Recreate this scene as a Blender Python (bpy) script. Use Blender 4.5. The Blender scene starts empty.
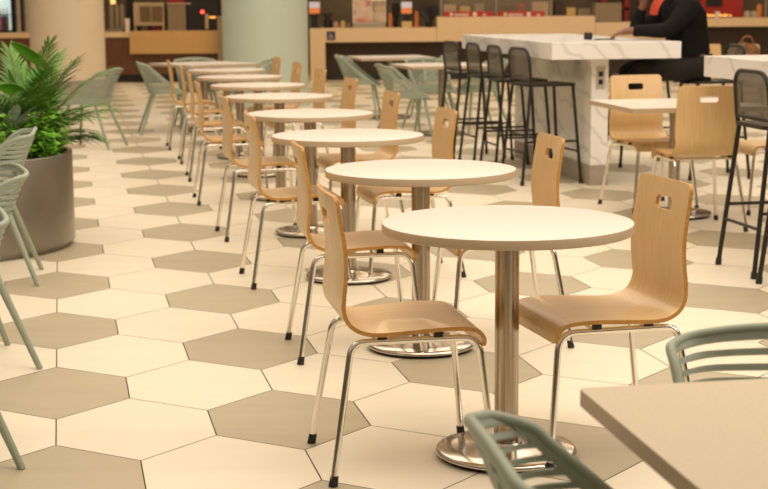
import bpy, bmesh, math, random
from mathutils import Vector, Matrix
random.seed(7)
scene = bpy.context.scene
COL = scene.collection
PI = math.pi

# ------------------------------------------------------------------ camera
F, PITCH, ROLL, CH = 1541.83, 0.1571, -0.0069, 1.4125
cd = bpy.data.cameras.new('camera'); cam = bpy.data.objects.new('camera', cd); COL.objects.link(cam)
cd.sensor_width = 36; cd.lens = F * 36 / 768; cd.clip_end = 200
cam.matrix_world = Matrix.Translation((0, 0, CH)) @ Matrix.Rotation(PI/2 - PITCH, 4, 'X') @ Matrix.Rotation(ROLL, 4, 'Z')
cd.dof.use_dof = True; cd.dof.focus_distance = 4.75; cd.dof.aperture_fstop = 6.3
scene.camera = cam

def at(u, v, Y):
    """world point at depth Y for a spot measured in the photograph"""
    x, y = u - 384, v - 244.5
    cr, sr = math.cos(ROLL), math.sin(ROLL)
    x, y = x*cr + y*sr, -x*sr + y*cr
    c, s = math.cos(PITCH), math.sin(PITCH)
    r = Vector((x, F*c - y*s, -F*s - y*c))
    return r * (Y / r.y) + Vector((0, 0, CH))

# ------------------------------------------------------------------ materials
def mat(name, col, rough=.5, metal=0., var=0., scale=8., stretch=None, bump=0., spec=.5, alpha=None, emit=None, coat=0., aniso=0.):
    m = bpy.data.materials.new(name); m.use_nodes = True
    nt = m.node_tree; N = nt.nodes; L = nt.links; b = N['Principled BSDF']
    b.inputs['Base Color'].default_value = (*col, 1); b.inputs['Roughness'].default_value = rough
    b.inputs['Metallic'].default_value = metal; b.inputs['Specular IOR Level'].default_value = spec
    b.inputs['Coat Weight'].default_value = coat
    if aniso: b.inputs['Anisotropic'].default_value = aniso
    if var > 0 or bump > 0:
        tc = N.new('ShaderNodeTexCoord'); mp = N.new('ShaderNodeMapping'); nz = N.new('ShaderNodeTexNoise')
        mp.inputs['Scale'].default_value = stretch or (1, 1, 1)
        nz.inputs['Scale'].default_value = scale; nz.inputs['Detail'].default_value = 5
        L.new(tc.outputs['Object'], mp.inputs[0]); L.new(mp.outputs[0], nz.inputs['Vector'])
        if var > 0:
            rp = N.new('ShaderNodeValToRGB')
            rp.color_ramp.elements[0].position = .3; rp.color_ramp.elements[1].position = .7
            rp.color_ramp.elements[0].color = (*[max(0, c*(1-var)) for c in col], 1)
            rp.color_ramp.elements[1].color = (*[min(1, c*(1+var)) for c in col], 1)
            L.new(nz.outputs['Fac'], rp.inputs[0]); L.new(rp.outputs[0], b.inputs['Base Color'])
        if bump > 0:
            bp = N.new('ShaderNodeBump'); bp.inputs['Strength'].default_value = bump; bp.inputs['Distance'].default_value = .002
            L.new(nz.outputs['Fac'], bp.inputs['Height']); L.new(bp.outputs[0], b.inputs['Normal'])
    if emit:
        b.inputs['Emission Color'].default_value = (*col, 1); b.inputs['Emission Strength'].default_value = emit
    if alpha is not None:
        b.inputs['Alpha'].default_value = alpha
    return m

def tile_mat(name, c1, c2, rough):
    m = bpy.data.materials.new(name); m.use_nodes = True
    nt = m.node_tree; N = nt.nodes; L = nt.links; b = N['Principled BSDF']
    b.inputs['Roughness'].default_value = rough; b.inputs['Specular IOR Level'].default_value = .45
    tc = N.new('ShaderNodeTexCoord'); mp = N.new('ShaderNodeMapping'); nz = N.new('ShaderNodeTexNoise'); geo = N.new('ShaderNodeNewGeometry')
    mp.inputs['Scale'].default_value = (1, 3.5, 1); nz.inputs['Scale'].default_value = 2.4; nz.inputs['Detail'].default_value = 7; nz.inputs['Roughness'].default_value = .6
    ad = N.new('ShaderNodeMath'); ad.operation = 'MULTIPLY_ADD'; ad.inputs[1].default_value = .35
    L.new(geo.outputs['Random Per Island'], ad.inputs[0]); L.new(nz.outputs['Fac'], ad.inputs[2])
    rp = N.new('ShaderNodeValToRGB'); rp.color_ramp.elements[0].position = .35; rp.color_ramp.elements[1].position = .95
    rp.color_ramp.elements[0].color = (*c1, 1); rp.color_ramp.elements[1].color = (*c2, 1)
    L.new(tc.outputs['Object'], mp.inputs[0]); L.new(mp.outputs[0], nz.inputs['Vector'])
    L.new(ad.outputs[0], rp.inputs[0]); L.new(rp.outputs[0], b.inputs['Base Color'])
    return m

def marble_mat(name):
    m = bpy.data.materials.new(name); m.use_nodes = True
    nt = m.node_tree; N = nt.nodes; L = nt.links; b = N['Principled BSDF']; b.inputs['Roughness'].default_value = .25
    tc = N.new('ShaderNodeTexCoord'); wv = N.new('ShaderNodeTexWave'); mp = N.new('ShaderNodeMapping')
    mp.inputs['Rotation'].default_value = (.4, .75, .5); L.new(tc.outputs['Object'], mp.inputs[0])
    wv.inputs['Scale'].default_value = 1.9; wv.inputs['Distortion'].default_value = 7; wv.inputs['Detail'].default_value = 4; wv.inputs['Detail Scale'].default_value = 1.6
    L.new(mp.outputs[0], wv.inputs['Vector'])
    rp = N.new('ShaderNodeValToRGB'); e = rp.color_ramp.elements
    e[0].position = 0; e[0].color = (.70, .68, .64, 1); e[1].position = .16; e[1].color = (.85, .83, .79, 1)
    L.new(wv.outputs['Fac'], rp.inputs[0]); L.new(rp.outputs[0], b.inputs['Base Color'])
    return m

def picture_mat(name, cols, scale):
    """soft printed picture: blotches of a few colours"""
    m = bpy.data.materials.new(name); m.use_nodes = True
    nt = m.node_tree; N = nt.nodes; L = nt.links; b = N['Principled BSDF']; b.inputs['Roughness'].default_value = .5
    tc = N.new('ShaderNodeTexCoord'); nz = N.new('ShaderNodeTexNoise'); nz.inputs['Scale'].default_value = scale
    rp = N.new('ShaderNodeValToRGB'); e = rp.color_ramp.elements
    e[0].position = .36; e[0].color = (*cols[0], 1); e[1].position = .64; e[1].color = (*cols[-1], 1)
    for i, c in enumerate(cols[1:-1]):
        n = e.new(.36 + .28*(i+1)/(len(cols)-1)); n.color = (*c, 1)
    L.new(tc.outputs['Object'], nz.inputs['Vector']); L.new(nz.outputs['Fac'], rp.inputs[0]); L.new(rp.outputs[0], b.inputs['Base Color'])
    return m

M = {}
M['tile'] = tile_mat('cream tile', (.725, .66, .515), (.79, .72, .565), .45)
M['tile_grey'] = tile_mat('grey tile', (.39, .335, .225), (.46, .40, .27), .45)
M['grout'] = mat('grout', (.085, .055, .03), .9)
M['veneer'] = mat('beech veneer', (.71, .49, .235), .36, var=.07, scale=5, stretch=(1.2, 16, 1.2), coat=.15)
M['ply'] = mat('plywood edge', (.50, .25, .055), .45, var=.2, scale=40, stretch=(1, 1, 4))
M['chrome'] = mat('chrome', (.86, .82, .75), .17, 1.)
M['steel'] = mat('brushed steel', (.40, .335, .26), .26, 1., var=.42, scale=95, stretch=(1, 1, .004))  # streaks: brush grain plus reflections drawn into the colour
M['base_steel'] = mat('polished steel base', (.68, .62, .54), .16, 1., var=.08, scale=6)
M['rubber'] = mat('black rubber', (.015, .013, .012), .6)
M['laminate'] = mat('white laminate', (.735, .655, .575), .36, var=.01, scale=3)
M['edge'] = mat('table edge band', (.47, .36, .235), .5)
M['sq_top'] = mat('dimmed laminate', (.57, .48, .325), .45, var=.06, scale=180)  # laminate colour darkened to stand in for the dim foreground light
M['green'] = mat('sage plastic', (.31, .355, .27), .5, var=.03, scale=12)
M['green2'] = mat('pale sage plastic', (.33, .41, .335), .5, var=.03, scale=12)
M['blackmetal'] = mat('black powder coat', (.026, .022, .017), .42, spec=.3)
M['meshfab'] = mat('black mesh panel', (.14, .12, .09), .7, alpha=.62)
M['marble'] = marble_mat('marble')
M['plinth'] = mat('grey stone plinth', (.36, .31, .25), .5, var=.1, scale=9)
M['cream_paint'] = mat('cream column paint', (.80, .66, .47), .5, var=.02, scale=3)
M['pale_paint'] = mat('pale green column paint', (.535, .61, .51), .45, var=.02, scale=3)
M['planter'] = mat('bronze planter metal', (.27, .24, .195), .30, .7, var=.12, scale=3)
M['soil'] = mat('soil', (.035, .022, .012), .95, var=.4, scale=30)
M['frond'] = mat('palm leaf', (.10, .235, .028), .42, var=.45, scale=7)
M['broad'] = mat('broad leaf', (.12, .33, .02), .35, var=.25, scale=5)
M['bush'] = mat('bush leaf', (.17, .44, .03), .45, var=.5, scale=14)
M['greyleaf'] = mat('grey green leaf', (.22, .29, .20), .5, var=.2, scale=9)
M['stem'] = mat('plant stem', (.12, .17, .04), .6)
M['counter'] = mat('beige counter', (.72, .53, .315), .5, var=.03, scale=2)
M['counter2'] = mat('tan counter panel', (.56, .34, .125), .5, var=.03, scale=2)
M['walnut'] = mat('walnut panel', (.12, .045, .014), .5, var=.25, scale=4, stretch=(8, 8, .6))
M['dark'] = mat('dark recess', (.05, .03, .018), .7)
M['black'] = mat('black plastic', (.012, .010, .009), .35)
M['wall'] = mat('back wall', (.13, .095, .055), .8, var=.35, scale=1.1)
M['taupe'] = mat('taupe casing', (.24, .18, .11), .6)
M['steelbox'] = mat('dull steel', (.30, .25, .19), .4, .6, var=.1, scale=5)
M['beigebox'] = mat('beige casing', (.46, .34, .20), .55)
M['glass_br'] = mat('brown glass', (.16, .10, .05), .2)
M['red'] = mat('red panel', (.42, .022, .01), .5)
M['redp'] = mat('red plastic', (.28, .015, .012), .5)
M['white'] = mat('white print', (.75, .68, .58), .6)
M['signblue'] = mat('sign blue', (.012, .014, .06), .5)
M['screen_o'] = mat('orange screen', (.8, .25, .08), .5, emit=.2)
M['screen_w'] = mat('pale screen', (.62, .60, .70), .5, emit=.2)
M['led'] = mat('red indicator light', (1., .05, .03), .5, emit=7)
M['heat'] = mat('orange glow', (1., .42, .08), .5, emit=1.3)
M['cool'] = mat('cooler light', (.70, .92, .90), .5, emit=.75)
M['poster'] = picture_mat('poster print', [(.55, .10, .08), (.60, .30, .22), (.62, .52, .42), (.5, .16, .12)], 2.6)
M['poster2'] = picture_mat('poster print brown', [(.25, .20, .14), (.50, .36, .24), (.55, .46, .36)], 5)
M['clear'] = mat('clear acrylic', (.62, .55, .44), .2, alpha=.55)
M['brownbag'] = mat('brown bag', (.24, .10, .03), .7, var=.4, scale=9)
M['orange'] = mat('orange plastic', (.70, .22, .06), .5)
M['yellowbox'] = mat('yellow carton', (.60, .42, .16), .6)
M['socket'] = mat('socket plate', (.52, .45, .34), .5)
M['skin'] = mat('brown skin', (.20, .085, .045), .5)
M['hair'] = mat('black hair', (.012, .009, .007), .6)
M['jacket'] = mat('black jacket', (.008, .007, .0065), .8, var=.3, scale=10, bump=.25, spec=.15)
M['trouser'] = mat('charcoal trousers', (.016, .014, .012), .75, var=.3, scale=8, bump=.2, spec=.2)
M['shoe'] = mat('black shoe', (.012, .010, .010), .4)
M['scarf'] = mat('orange red scarf', (.55, .06, .02), .7, var=.15, scale=20)
M['lamp'] = mat('yellow lamp', (1, .62, .2), .5, emit=1.1)

# ------------------------------------------------------------------ mesh helpers
def link_mesh(name, bm, mats, parent=None, smooth=True, loc=None):
    me = bpy.data.meshes.new(name); bmesh.ops.recalc_face_normals(bm, faces=bm.faces[:])
    if smooth:
        for f in bm.faces: f.smooth = True
        for e in bm.edges:
            if len(e.link_faces) == 2 and e.calc_face_angle(0) > .7: e.smooth = False
    bm.to_mesh(me); bm.free()
    for m in (mats if isinstance(mats, (list, tuple)) else [mats]): me.materials.append(m)
    o = bpy.data.objects.new(name, me); COL.objects.link(o)
    if parent is not None: o.parent = parent
    if loc is not None: o.location = loc
    return o

def tag(o, label=None, cat=None, group=None, kind=None):
    if label: o['label'] = label
    if cat: o['category'] = cat
    if group: o['group'] = group
    if kind: o['kind'] = kind
    return o

def thing(name, label, cat, loc=(0, 0, 0), rz=0., group=None):
    o = bpy.data.objects.new(name, None); COL.objects.link(o); o.empty_display_size = .1
    o.location = loc; o.rotation_euler = (0, 0, rz)
    return tag(o, label, cat, group)

def kids(o): return [c for c in COL.objects if c.parent == o]

def copy_tree(o, parent=None):
    c = o.copy(); COL.objects.link(c)
    if parent is not None: c.parent = parent
    for ch in kids(o): copy_tree(ch, c)
    return c

def box(bm, x0, x1, y0, y1, z0, z1, bev=0., mi=0):
    r = bmesh.ops.create_cube(bm, size=1.)
    vs = r['verts']
    for v in vs:
        v.co = Vector(((x0+x1)/2 + v.co.x*(x1-x0), (y0+y1)/2 + v.co.y*(y1-y0), (z0+z1)/2 + v.co.z*(z1-z0)))
    fs = set(f for v in vs for f in v.link_faces)
    if bev > 0:
        es = list(set(e for v in vs for e in v.link_edges))
        rr = bmesh.ops.bevel(bm, geom=es, offset=bev, segments=2, affect='EDGES', profile=.6)
        fs = set(rr['faces']) | set(f for f in fs if f.is_valid)
    for f in fs: f.material_index = mi
    return bm

def lathe(bm, prof, seg=48, c=(0, 0, 0), mi=0, mis=None):
    rings = []
    for r, z in prof:
        if r < 1e-6: rings.append([bm.verts.new((c[0], c[1], c[2]+z))])
        else: rings.append([bm.verts.new((c[0]+r*math.cos(2*PI*k/seg), c[1]+r*math.sin(2*PI*k/seg), c[2]+z)) for k in range(seg)])
    for i in range(len(rings)-1):
        a, b = rings[i], rings[i+1]
        for k in range(seg):
            k2 = (k+1) % seg
            if len(a) == 1 and len(b) == 1: continue
            if len(a) == 1: f = bm.faces.new((a[0], b[k], b[k2]))
            elif len(b) == 1: f = bm.faces.new((a[k], a[k2], b[0]))
            else: f = bm.faces.new((a[k], a[k2], b[k2], b[k]))
            f.material_index = mis[i] if mis else mi
    return bm

def tube(bm, pts, r, seg=10, mi=0, closed=False, cap=True):
    pts = [Vector(p) for p in pts]; n = len(pts)
    rad = r if isinstance(r, (list, tuple)) else [r]*n
    up = None; rings = []
    for i, p in enumerate(pts):
        if closed: t = (pts[(i+1) % n] - pts[i-1]).normalized()
        else: t = (pts[min(i+1, n-1)] - pts[max(i-1, 0)]).normalized()
        if up is None:
            a = Vector((0, 0, 1)) if abs(t.z) < .9 else Vector((1, 0, 0))
            up = (a - t*a.dot(t)).normalized()
        else:
            up = (up - t*up.dot(t)).normalized()
        s = t.cross(up)
        rings.append([bm.verts.new(p + (up*math.cos(2*PI*k/seg) + s*math.sin(2*PI*k/seg))*rad[i]) for k in range(seg)])
    m = n if closed else n-1
    for i in range(m):
        a, b = rings[i], rings[(i+1) % n]
        for k in range(seg):
            f = bm.faces.new((a[k], a[(k+1) % seg], b[(k+1) % seg], b[k])); f.material_index = mi
    if cap and not closed:
        for rg in (rings[0], rings[-1]):
            f = bm.faces.new(rg); f.material_index = mi
    return bm

def fillet(pts, r, n=6):
    pts = [Vector(p) for p in pts]; out = [pts[0]]
    for i in range(1, len(pts)-1):
        a, b, c = pts[i-1], pts[i], pts[i+1]
        d1 = (a-b); d2 = (c-b); rr = min(r, d1.length*.49, d2.length*.49)
        p, q = b + d1.normalized()*rr, b + d2.normalized()*rr
        for k in range(n+1):
            t = k/n; out.append(p*(1-t)**2 + b*2*t*(1-t) + q*t*t)
    out.append(pts[-1]); return out

def spline(P, n):
    P = [Vector(p) for p in P]; Q = [2*P[0]-P[1]] + P + [2*P[-1]-P[-2]]; out = []
    segs = len(P)-1
    for i in range(n+1):
        u = i/n*segs; k = min(int(u), segs-1); t = u-k
        a, b, c, d = Q[k:k+4]
        out.append(.5*((2*b) + (c-a)*t + (2*a-5*b+4*c-d)*t*t + (3*b-a-3*c+d)*t**3))
    return out

def thicken(bm, th, rim_mi=1):
    """give a single sheet a real thickness, edges get material rim_mi"""
    bm.normal_update()
    verts = list(bm.verts); faces = list(bm.faces); bnd = [e for e in bm.edges if len(e.link_faces) == 1]
    dup = {}
    for v in verts:
        dup[v] = bm.verts.new(v.co - v.normal*th/2); 
    for v in verts: v.co = v.co + v.normal*th/2
    for f in faces:
        g = bm.faces.new([dup[v] for v in reversed(f.verts)]); g.material_index = f.material_index
    for e in bnd:
        a, b = e.verts
        g = bm.faces.new((a, b, dup[b], dup[a])); g.material_index = rim_mi
    for e in bnd: e.smooth = False

# ================================================================== SETTING
HEX_PHI, HOX, HOY, HT, HW, HE = .2043, -1.6572, 7.682, .3919, 1.3223, .4107
def build_floor():
    bm = bmesh.new()
    c, s = math.cos(HEX_PHI), math.sin(HEX_PHI); g = .0023
    for j in range(-46, 16):
        for i in range(-40, 44):
            X = i*HW + (HW/2 if j % 2 else 0); Y = -(1+HE)*j
            wx = HOX + HT*(X*c - Y*s); wy = HOY + HT*(X*s + Y*c)
            if wy < .6 or wy > 30.2 or abs(wx) > 3 + wy*.33: continue
            h = HW/2 - g/HT; t = 1 - 1.2*g/HT; e = HE - .4*g/HT
            vs = []
            for dx, dy in ((0, t), (-h, e), (-h, -e), (0, -t), (h, -e), (h, e)):
                x, y = X+dx, Y+dy
                vs.append(bm.verts.new((HOX + HT*(x*c-y*s), HOY + HT*(x*s+y*c), 0)))
            f = bm.faces.new(vs)
            k = i % 3
            f.material_index = 1 if (k == 0 if j % 2 == 0 else k == 1) else 0
    q = [bm.verts.new(p) for p in ((-16, -6, -.0015), (16, -6, -.0015), (16, 31, -.0015), (-16, 31, -.0015))]
    f = bm.faces.new(q); f.material_index = 2
    q = [bm.verts.new(p) for p in ((-16, -6, -.1), (-16, 31, -.1), (16, 31, -.1), (16, -6, -.1))]
    f = bm.faces.new(q); f.material_index = 2
    me = bpy.data.meshes.new('floor'); bm.to_mesh(me); bm.free()
    for n in ('tile', 'tile_grey', 'grout'): me.materials.append(M[n])
    o = bpy.data.objects.new('floor', me); COL.objects.link(o); tag(o, kind='structure')
build_floor()

bm = bmesh.new(); box(bm, -16, 16, 30.6, 30.9, 0, 5.2); tag(link_mesh('wall_back', bm, M['wall'], smooth=False), kind='structure')

def column(name, x, y, r, paint, plinth, label):
    t = thing(name, label, 'column', (x, y, 0))
    bm = bmesh.new(); lathe(bm, [(0, 0), (r+.012, 0), (r+.012, plinth), (r, plinth+.004), (0, plinth+.004)], 64); link_mesh('plinth', bm, M['plinth'] if plinth > .1 else paint, t)
    bm = bmesh.new(); lathe(bm, [(0, plinth+.004), (r, plinth+.004), (r, 5.2), (0, 5.2)], 64); link_mesh('shaft', bm, paint, t)
    return t
column('column', -4.66, 23.0, .545, M['cream_paint'], .285, 'thick round cream column with a grey plinth behind the potted palm')
column('column', -1.60, 21.2, .582, M['pale_paint'], .05, 'thick round pale green column behind the far end of the table row')

# ================================================================== WOOD CHAIR
AX = math.radians(9.9)                    # the row of tables runs this far left of straight ahead
FWD = Vector((-math.sin(AX), math.cos(AX), 0)); RGT = Vector((math.cos(AX), math.sin(AX), 0))
def seat_shell():
    P = [(.216, 0, .388), (.212, 0, .421), (.182, 0, .446), (.10, 0, .452), (0, 0, .447), (-.09, 0, .442), (-.145, 0, .447), (-.186, 0, .470), (-.205, 0, .508),
         (-.206, 0, .555), (-.202, 0, .61), (-.203, 0, .67), (-.211, 0, .735), (-.220, 0, .795), (-.229, 0, .853)]
    n = 78; C = spline(P, n); acc = [0]
    for i in range(n): acc.append(acc[-1] + (C[i+1]-C[i]).length)
    tot = acc[-1]
    def half(s):
        u = s/tot
        if u < .45: w = .203 + .007*math.sin(u/.45*PI)
        elif u < .62: w = .203 - .013*(u-.45)/.17
        else: w = .194 - .010*(u-.62)/.38
        r = .024; d = tot - s
        if d < r: w -= r - math.sqrt(max(0, r*r-(r-d)**2))
        r = .03
        if s < r: w -= r - math.sqrt(max(0, r*r-(r-s)**2))
        return w
    hw = .056; T = [-1, -.85, -.7, -.55] ; 
    bm = bmesh.new(); rows = []
    hole0, hole1 = tot-.098, tot-.056
    S = [x for x in acc if not (hole0-.012 < x < hole1+.012)] + [hole0, hole0+.010, (hole0+hole1)/2, hole1-.010, hole1]
    S.sort(); S[0] = .0008; S[-1] = tot-.0008
    def pos(s):
        for i in range(n):
            if acc[i+1] >= s-1e-9: break
        t = (s-acc[i])/(acc[i+1]-acc[i]); return C[i].lerp(C[i+1], t)
    for s in S:
        p = pos(s); w = half(s)
        a = [-w, -w*.93, -w*.75, -w*.55, -hw, -hw+.010, -hw*.4, 0, hw*.4, hw-.010, hw, w*.55, w*.75, w*.93, w]
        row = []
        for y in a:
            back = max(0, min(1, (p.z-.5)/.2))
            row.append(bm.verts.new((p.x - back*.012*(1-(y/.19)**2) + back*.006, y, p.z)))
        rows.append(row)
    for i in range(len(S)-1):
        for k in range(14):
            q = (rows[i][k], rows[i][k+1], rows[i+1][k+1], rows[i+1][k])
            inh = S[i] >= hole0-1e-6 and S[i+1] <= hole1+1e-6 and 4 <= k <= 9
            if inh:
                lo = abs(S[i]-hole0) < 1e-6; hi = abs(S[i+1]-hole1) < 1e-6
                if lo and k == 4: bm.faces.new((q[0], q[1], q[3]))
                elif lo and k == 9: bm.faces.new((q[0], q[1], q[2]))
                elif hi and k == 4: bm.faces.new((q[0], q[2], q[3]))
                elif hi and k == 9: bm.faces.new((q[1], q[2], q[3]))
                continue
            bm.faces.new(q)
    for v in [v for v in bm.verts if not v.link_faces]: bm.verts.remove(v)
    thicken(bm, .0125, 1)
    return bm

def make_wood_chair(label, group):
    t = thing('plywood_chair', label, 'chair', group=group)
    link_mesh('seat_shell', seat_shell(), [M['veneer'], M['ply']], t)
    zr = .4175
    for sy in (-1, 1):
        bm = bmesh.new(); tube(bm, [(-.10, sy*.178, zr), (.09, sy*.178, zr)], .0105, 12); link_mesh('seat_rail', bm, M['chrome'], t)
        for x0, xb, xf, yf in ((.09, .203, .244, .222), (-.10, -.182, -.25, .232)):
            path = fillet([(x0, sy*.178, zr), (xb, sy*.180, zr), (xf, sy*yf, .012)], .055, 7)
            bm = bmesh.new(); tube(bm, path, .0105, 12); lg = link_mesh('leg', bm, M['chrome'], t)
            d = (path[-1]-path[-2]).normalized(); e = Vector((xf, sy*yf, .0))
            bm = bmesh.new(); top = e - d*.032
            tube(bm, [top, Vector((xf, sy*yf, .0))], [.0128, .0140], 12); link_mesh('foot_cap', bm, M['rubber'], lg)
    for x in (-.09, .08):
        bm = bmesh.new(); tube(bm, [(x, -.178, zr), (x, .178, zr)], .008, 10); link_mesh('cross_bar', bm, M['chrome'], t)
        for sy in (-1, 1):
            bm = bmesh.new(); box(bm, x-.013, x+.013, sy*.178-.010, sy*.178+.010, zr+.007, .4415, .003); link_mesh('spacer', bm, M['rubber'], t)
    return t

ORD = ['nearest', 'second nearest', 'third nearest', 'fourth nearest', 'fifth nearest', 'sixth nearest', 'seventh nearest', 'farthest']
GW = 'plywood chairs along the row of round tables'
wood = make_wood_chair('x', GW)
first = [True]
def wood_chair(x, y, head, label, group=GW):
    o = wood if first[0] else copy_tree(wood); first[0] = False
    o.location = (x, y, 0); o.rotation_euler = (0, 0, math.radians(head)); o['label'] = label; o['group'] = group
    return o
TABLES = [(.379, 4.681), (.150, 6.202), (-.181, 7.815), (-.445, 9.371), (-.745, 11.10), (-1.02, 12.62), (-1.30, 14.05), (-1.56, 15.45)]
LFEET = [(-.197, 4.598, 10.5), (-.370, 6.143, 9.5), (-.699, 7.748, 12.5), (-.987, 9.277, 13.), (-1.340, 10.947, 10.8), (-1.578, 12.39, 10.), (-1.815, 13.72, 10.), (-2.10, 15.02, 11.)]
for k, (x, y, h) in enumerate(LFEET):
    a = math.radians(h)
    wood_chair(x + .25*math.cos(a), y + .25*math.sin(a), h, 'bent plywood chair on the left side of the %s round white table' % ORD[k])
RCH = [(.674, 4.765, 195.), (.478, 6.36, 190.), (.115, 7.99, 193.), (-.160, 9.56, 194.), (-.45, 11.28, 195.), (-.73, 12.80, 196.), (-1.00, 14.22, 195.), (-1.28, 15.60, 195.)]
for k, (x, y, h) in enumerate(RCH):
    wood_chair(x, y, h, 'bent plywood chair on the right side of the %s round white table' % ORD[k])
a = wood_chair(1.815, 10.48, -73, 'plywood chair facing the camera behind the square table by the marble bar', 'plywood chairs at the square table by the bar')
b = wood_chair(1.94, 9.55, 97, 'plywood chair seen squarely from behind in front of the square table by the marble bar', 'plywood chairs at the square table by the bar')
wood_chair(2.62, 10.28, 185, 'plywood chair partly cut off by the right edge behind the black bar stool', 'plywood chairs at the square table by the bar')
a.scale = b.scale = (1.05, 1.05, 1.045)     # the bar-side chairs are a slightly larger size
wood_chair(4.02, 18.9, -80, 'far plywood chair seen beside the black jacket of the seated person', 'plywood chairs far behind the bar')
wood_chair(4.36, 18.7, -100, 'far plywood chair under the brown bag at the upper right', 'plywood chairs far behind the bar')

# ================================================================== ROUND TABLES
def make_round_table():
    t = thing('round_table', 'x', 'table', group='round white tables in the long row')
    R = .386
    bm = bmesh.new()
    lathe(bm, [(0, .7105), (R-.004, .7105), (R, .7135), (R, .737), (R-.0015, .7395), (R-.004, .740), (0, .740)], 96, mis=[0, 1, 1, 1, 0, 0])
    link_mesh('tabletop', bm, [M['laminate'], M['edge']], t)
    bm = bmesh.new(); lathe(bm, [(0, .694), (.15, .694), (.155, .7105), (0, .7105)], 40); link_mesh('mounting_plate', bm, M['blackmetal'], t)
    bm = bmesh.new(); lathe(bm, [(0, .02), (.0375, .02), (.0375, .694), (0, .694)], 40); link_mesh('column', bm, M['steel'], t)
    bm = bmesh.new(); lathe(bm, [(0, .010), (.216, .010), (.222, .014), (.2225, .019), (.219, .025), (.21, .029), (.16, .033), (.06, .038), (.052, .040), (.048, .047), (0, .047)], 80)
    b = link_mesh('base', bm, M['base_steel'], t)
    bm = bmesh.new(); lathe(bm, [(0, 0), (.208, 0), (.212, .010), (0, .010)], 64); link_mesh('floor_ring', bm, M['rubber'], b)
    return t
rt = make_round_table()
for k, (x, y) in enumerate(TABLES):
    o = rt if k == 0 else copy_tree(rt)
    o.location = (x, y, 0); o.rotation_euler = (0, 0, AX); o['label'] = '%s round white table on a steel pedestal in the long row' % ORD[k]

# ================================================================== SQUARE TABLES
def rounded_rect(h, r, n=5):
    out = []
    for cx, cy, a0 in ((h-r, h-r, 0), (-h+r, h-r, 90), (-h+r, -h+r, 180), (h-r, -h+r, 270)):
        for k in range(n+1):
            a = math.radians(a0 + 90*k/n); out.append((cx + r*math.cos(a), cy + r*math.sin(a)))
    return out
def slab(bm, pts, z0, z1, mi_top=0, mi_side=1):
    a = [bm.verts.new((x, y, z0)) for x, y in pts]; b = [bm.verts.new((x, y, z1)) for x, y in pts]; n = len(pts)
    f = bm.faces.new(b); f.material_index = mi_top
    f = bm.faces.new(list(reversed(a))); f.material_index = mi_top
    for k in range(n):
        f = bm.faces.new((a[k], a[(k+1) % n], b[(k+1) % n], b[k])); f.material_index = mi_side
def make_square_table(h=.45):
    t = thing('square_table', 'x', 'table')
    bm = bmesh.new(); slab(bm, rounded_rect(h, .012), .710, .740)
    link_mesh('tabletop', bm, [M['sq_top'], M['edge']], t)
    bm = bmesh.new(); box(bm, -.16, .16, -.16, .16, .696, .710, .003); link_mesh('mounting_plate', bm, M['blackmetal'], t)
    bm = bmesh.new(); lathe(bm, [(0, .02), (.0375, .02), (.0375, .696), (0, .696)], 40); link_mesh('column', bm, M['steel'], t)
    bm = bmesh.new(); lathe(bm, [(0, .012), (.24, .012), (.247, .017), (.247, .022), (.242, .028), (.17, .034), (.06, .039), (.048, .047), (0, .047)], 80)
    b = link_mesh('base', bm, M['base_steel'], t)
    bm = bmesh.new(); lathe(bm, [(0, 0), (.23, 0), (.234, .012), (0, .012)], 64); link_mesh('floor_ring', bm, M['rubber'], b)
    return t
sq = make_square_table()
SQ = [(.858, 2.258, 9.7, 'square table cut off by the bottom right corner in the foreground'),
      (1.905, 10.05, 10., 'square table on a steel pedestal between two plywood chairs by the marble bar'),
      (-1.97, 17.1, 38., 'far square table with sage chairs at the end of the round table row'),
      (.09, 18.75, 12., 'farthest square table with sage chairs in front of the dark counter recess'),
      (.62, 16.35, 14., 'far square table with sage chairs behind the first bar stools')]
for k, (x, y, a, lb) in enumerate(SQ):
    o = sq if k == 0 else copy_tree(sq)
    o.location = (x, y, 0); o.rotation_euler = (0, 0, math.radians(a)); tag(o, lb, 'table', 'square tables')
WT = None
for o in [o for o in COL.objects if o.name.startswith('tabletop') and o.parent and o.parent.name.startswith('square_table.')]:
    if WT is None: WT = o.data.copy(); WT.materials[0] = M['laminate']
    o.data = WT

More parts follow.
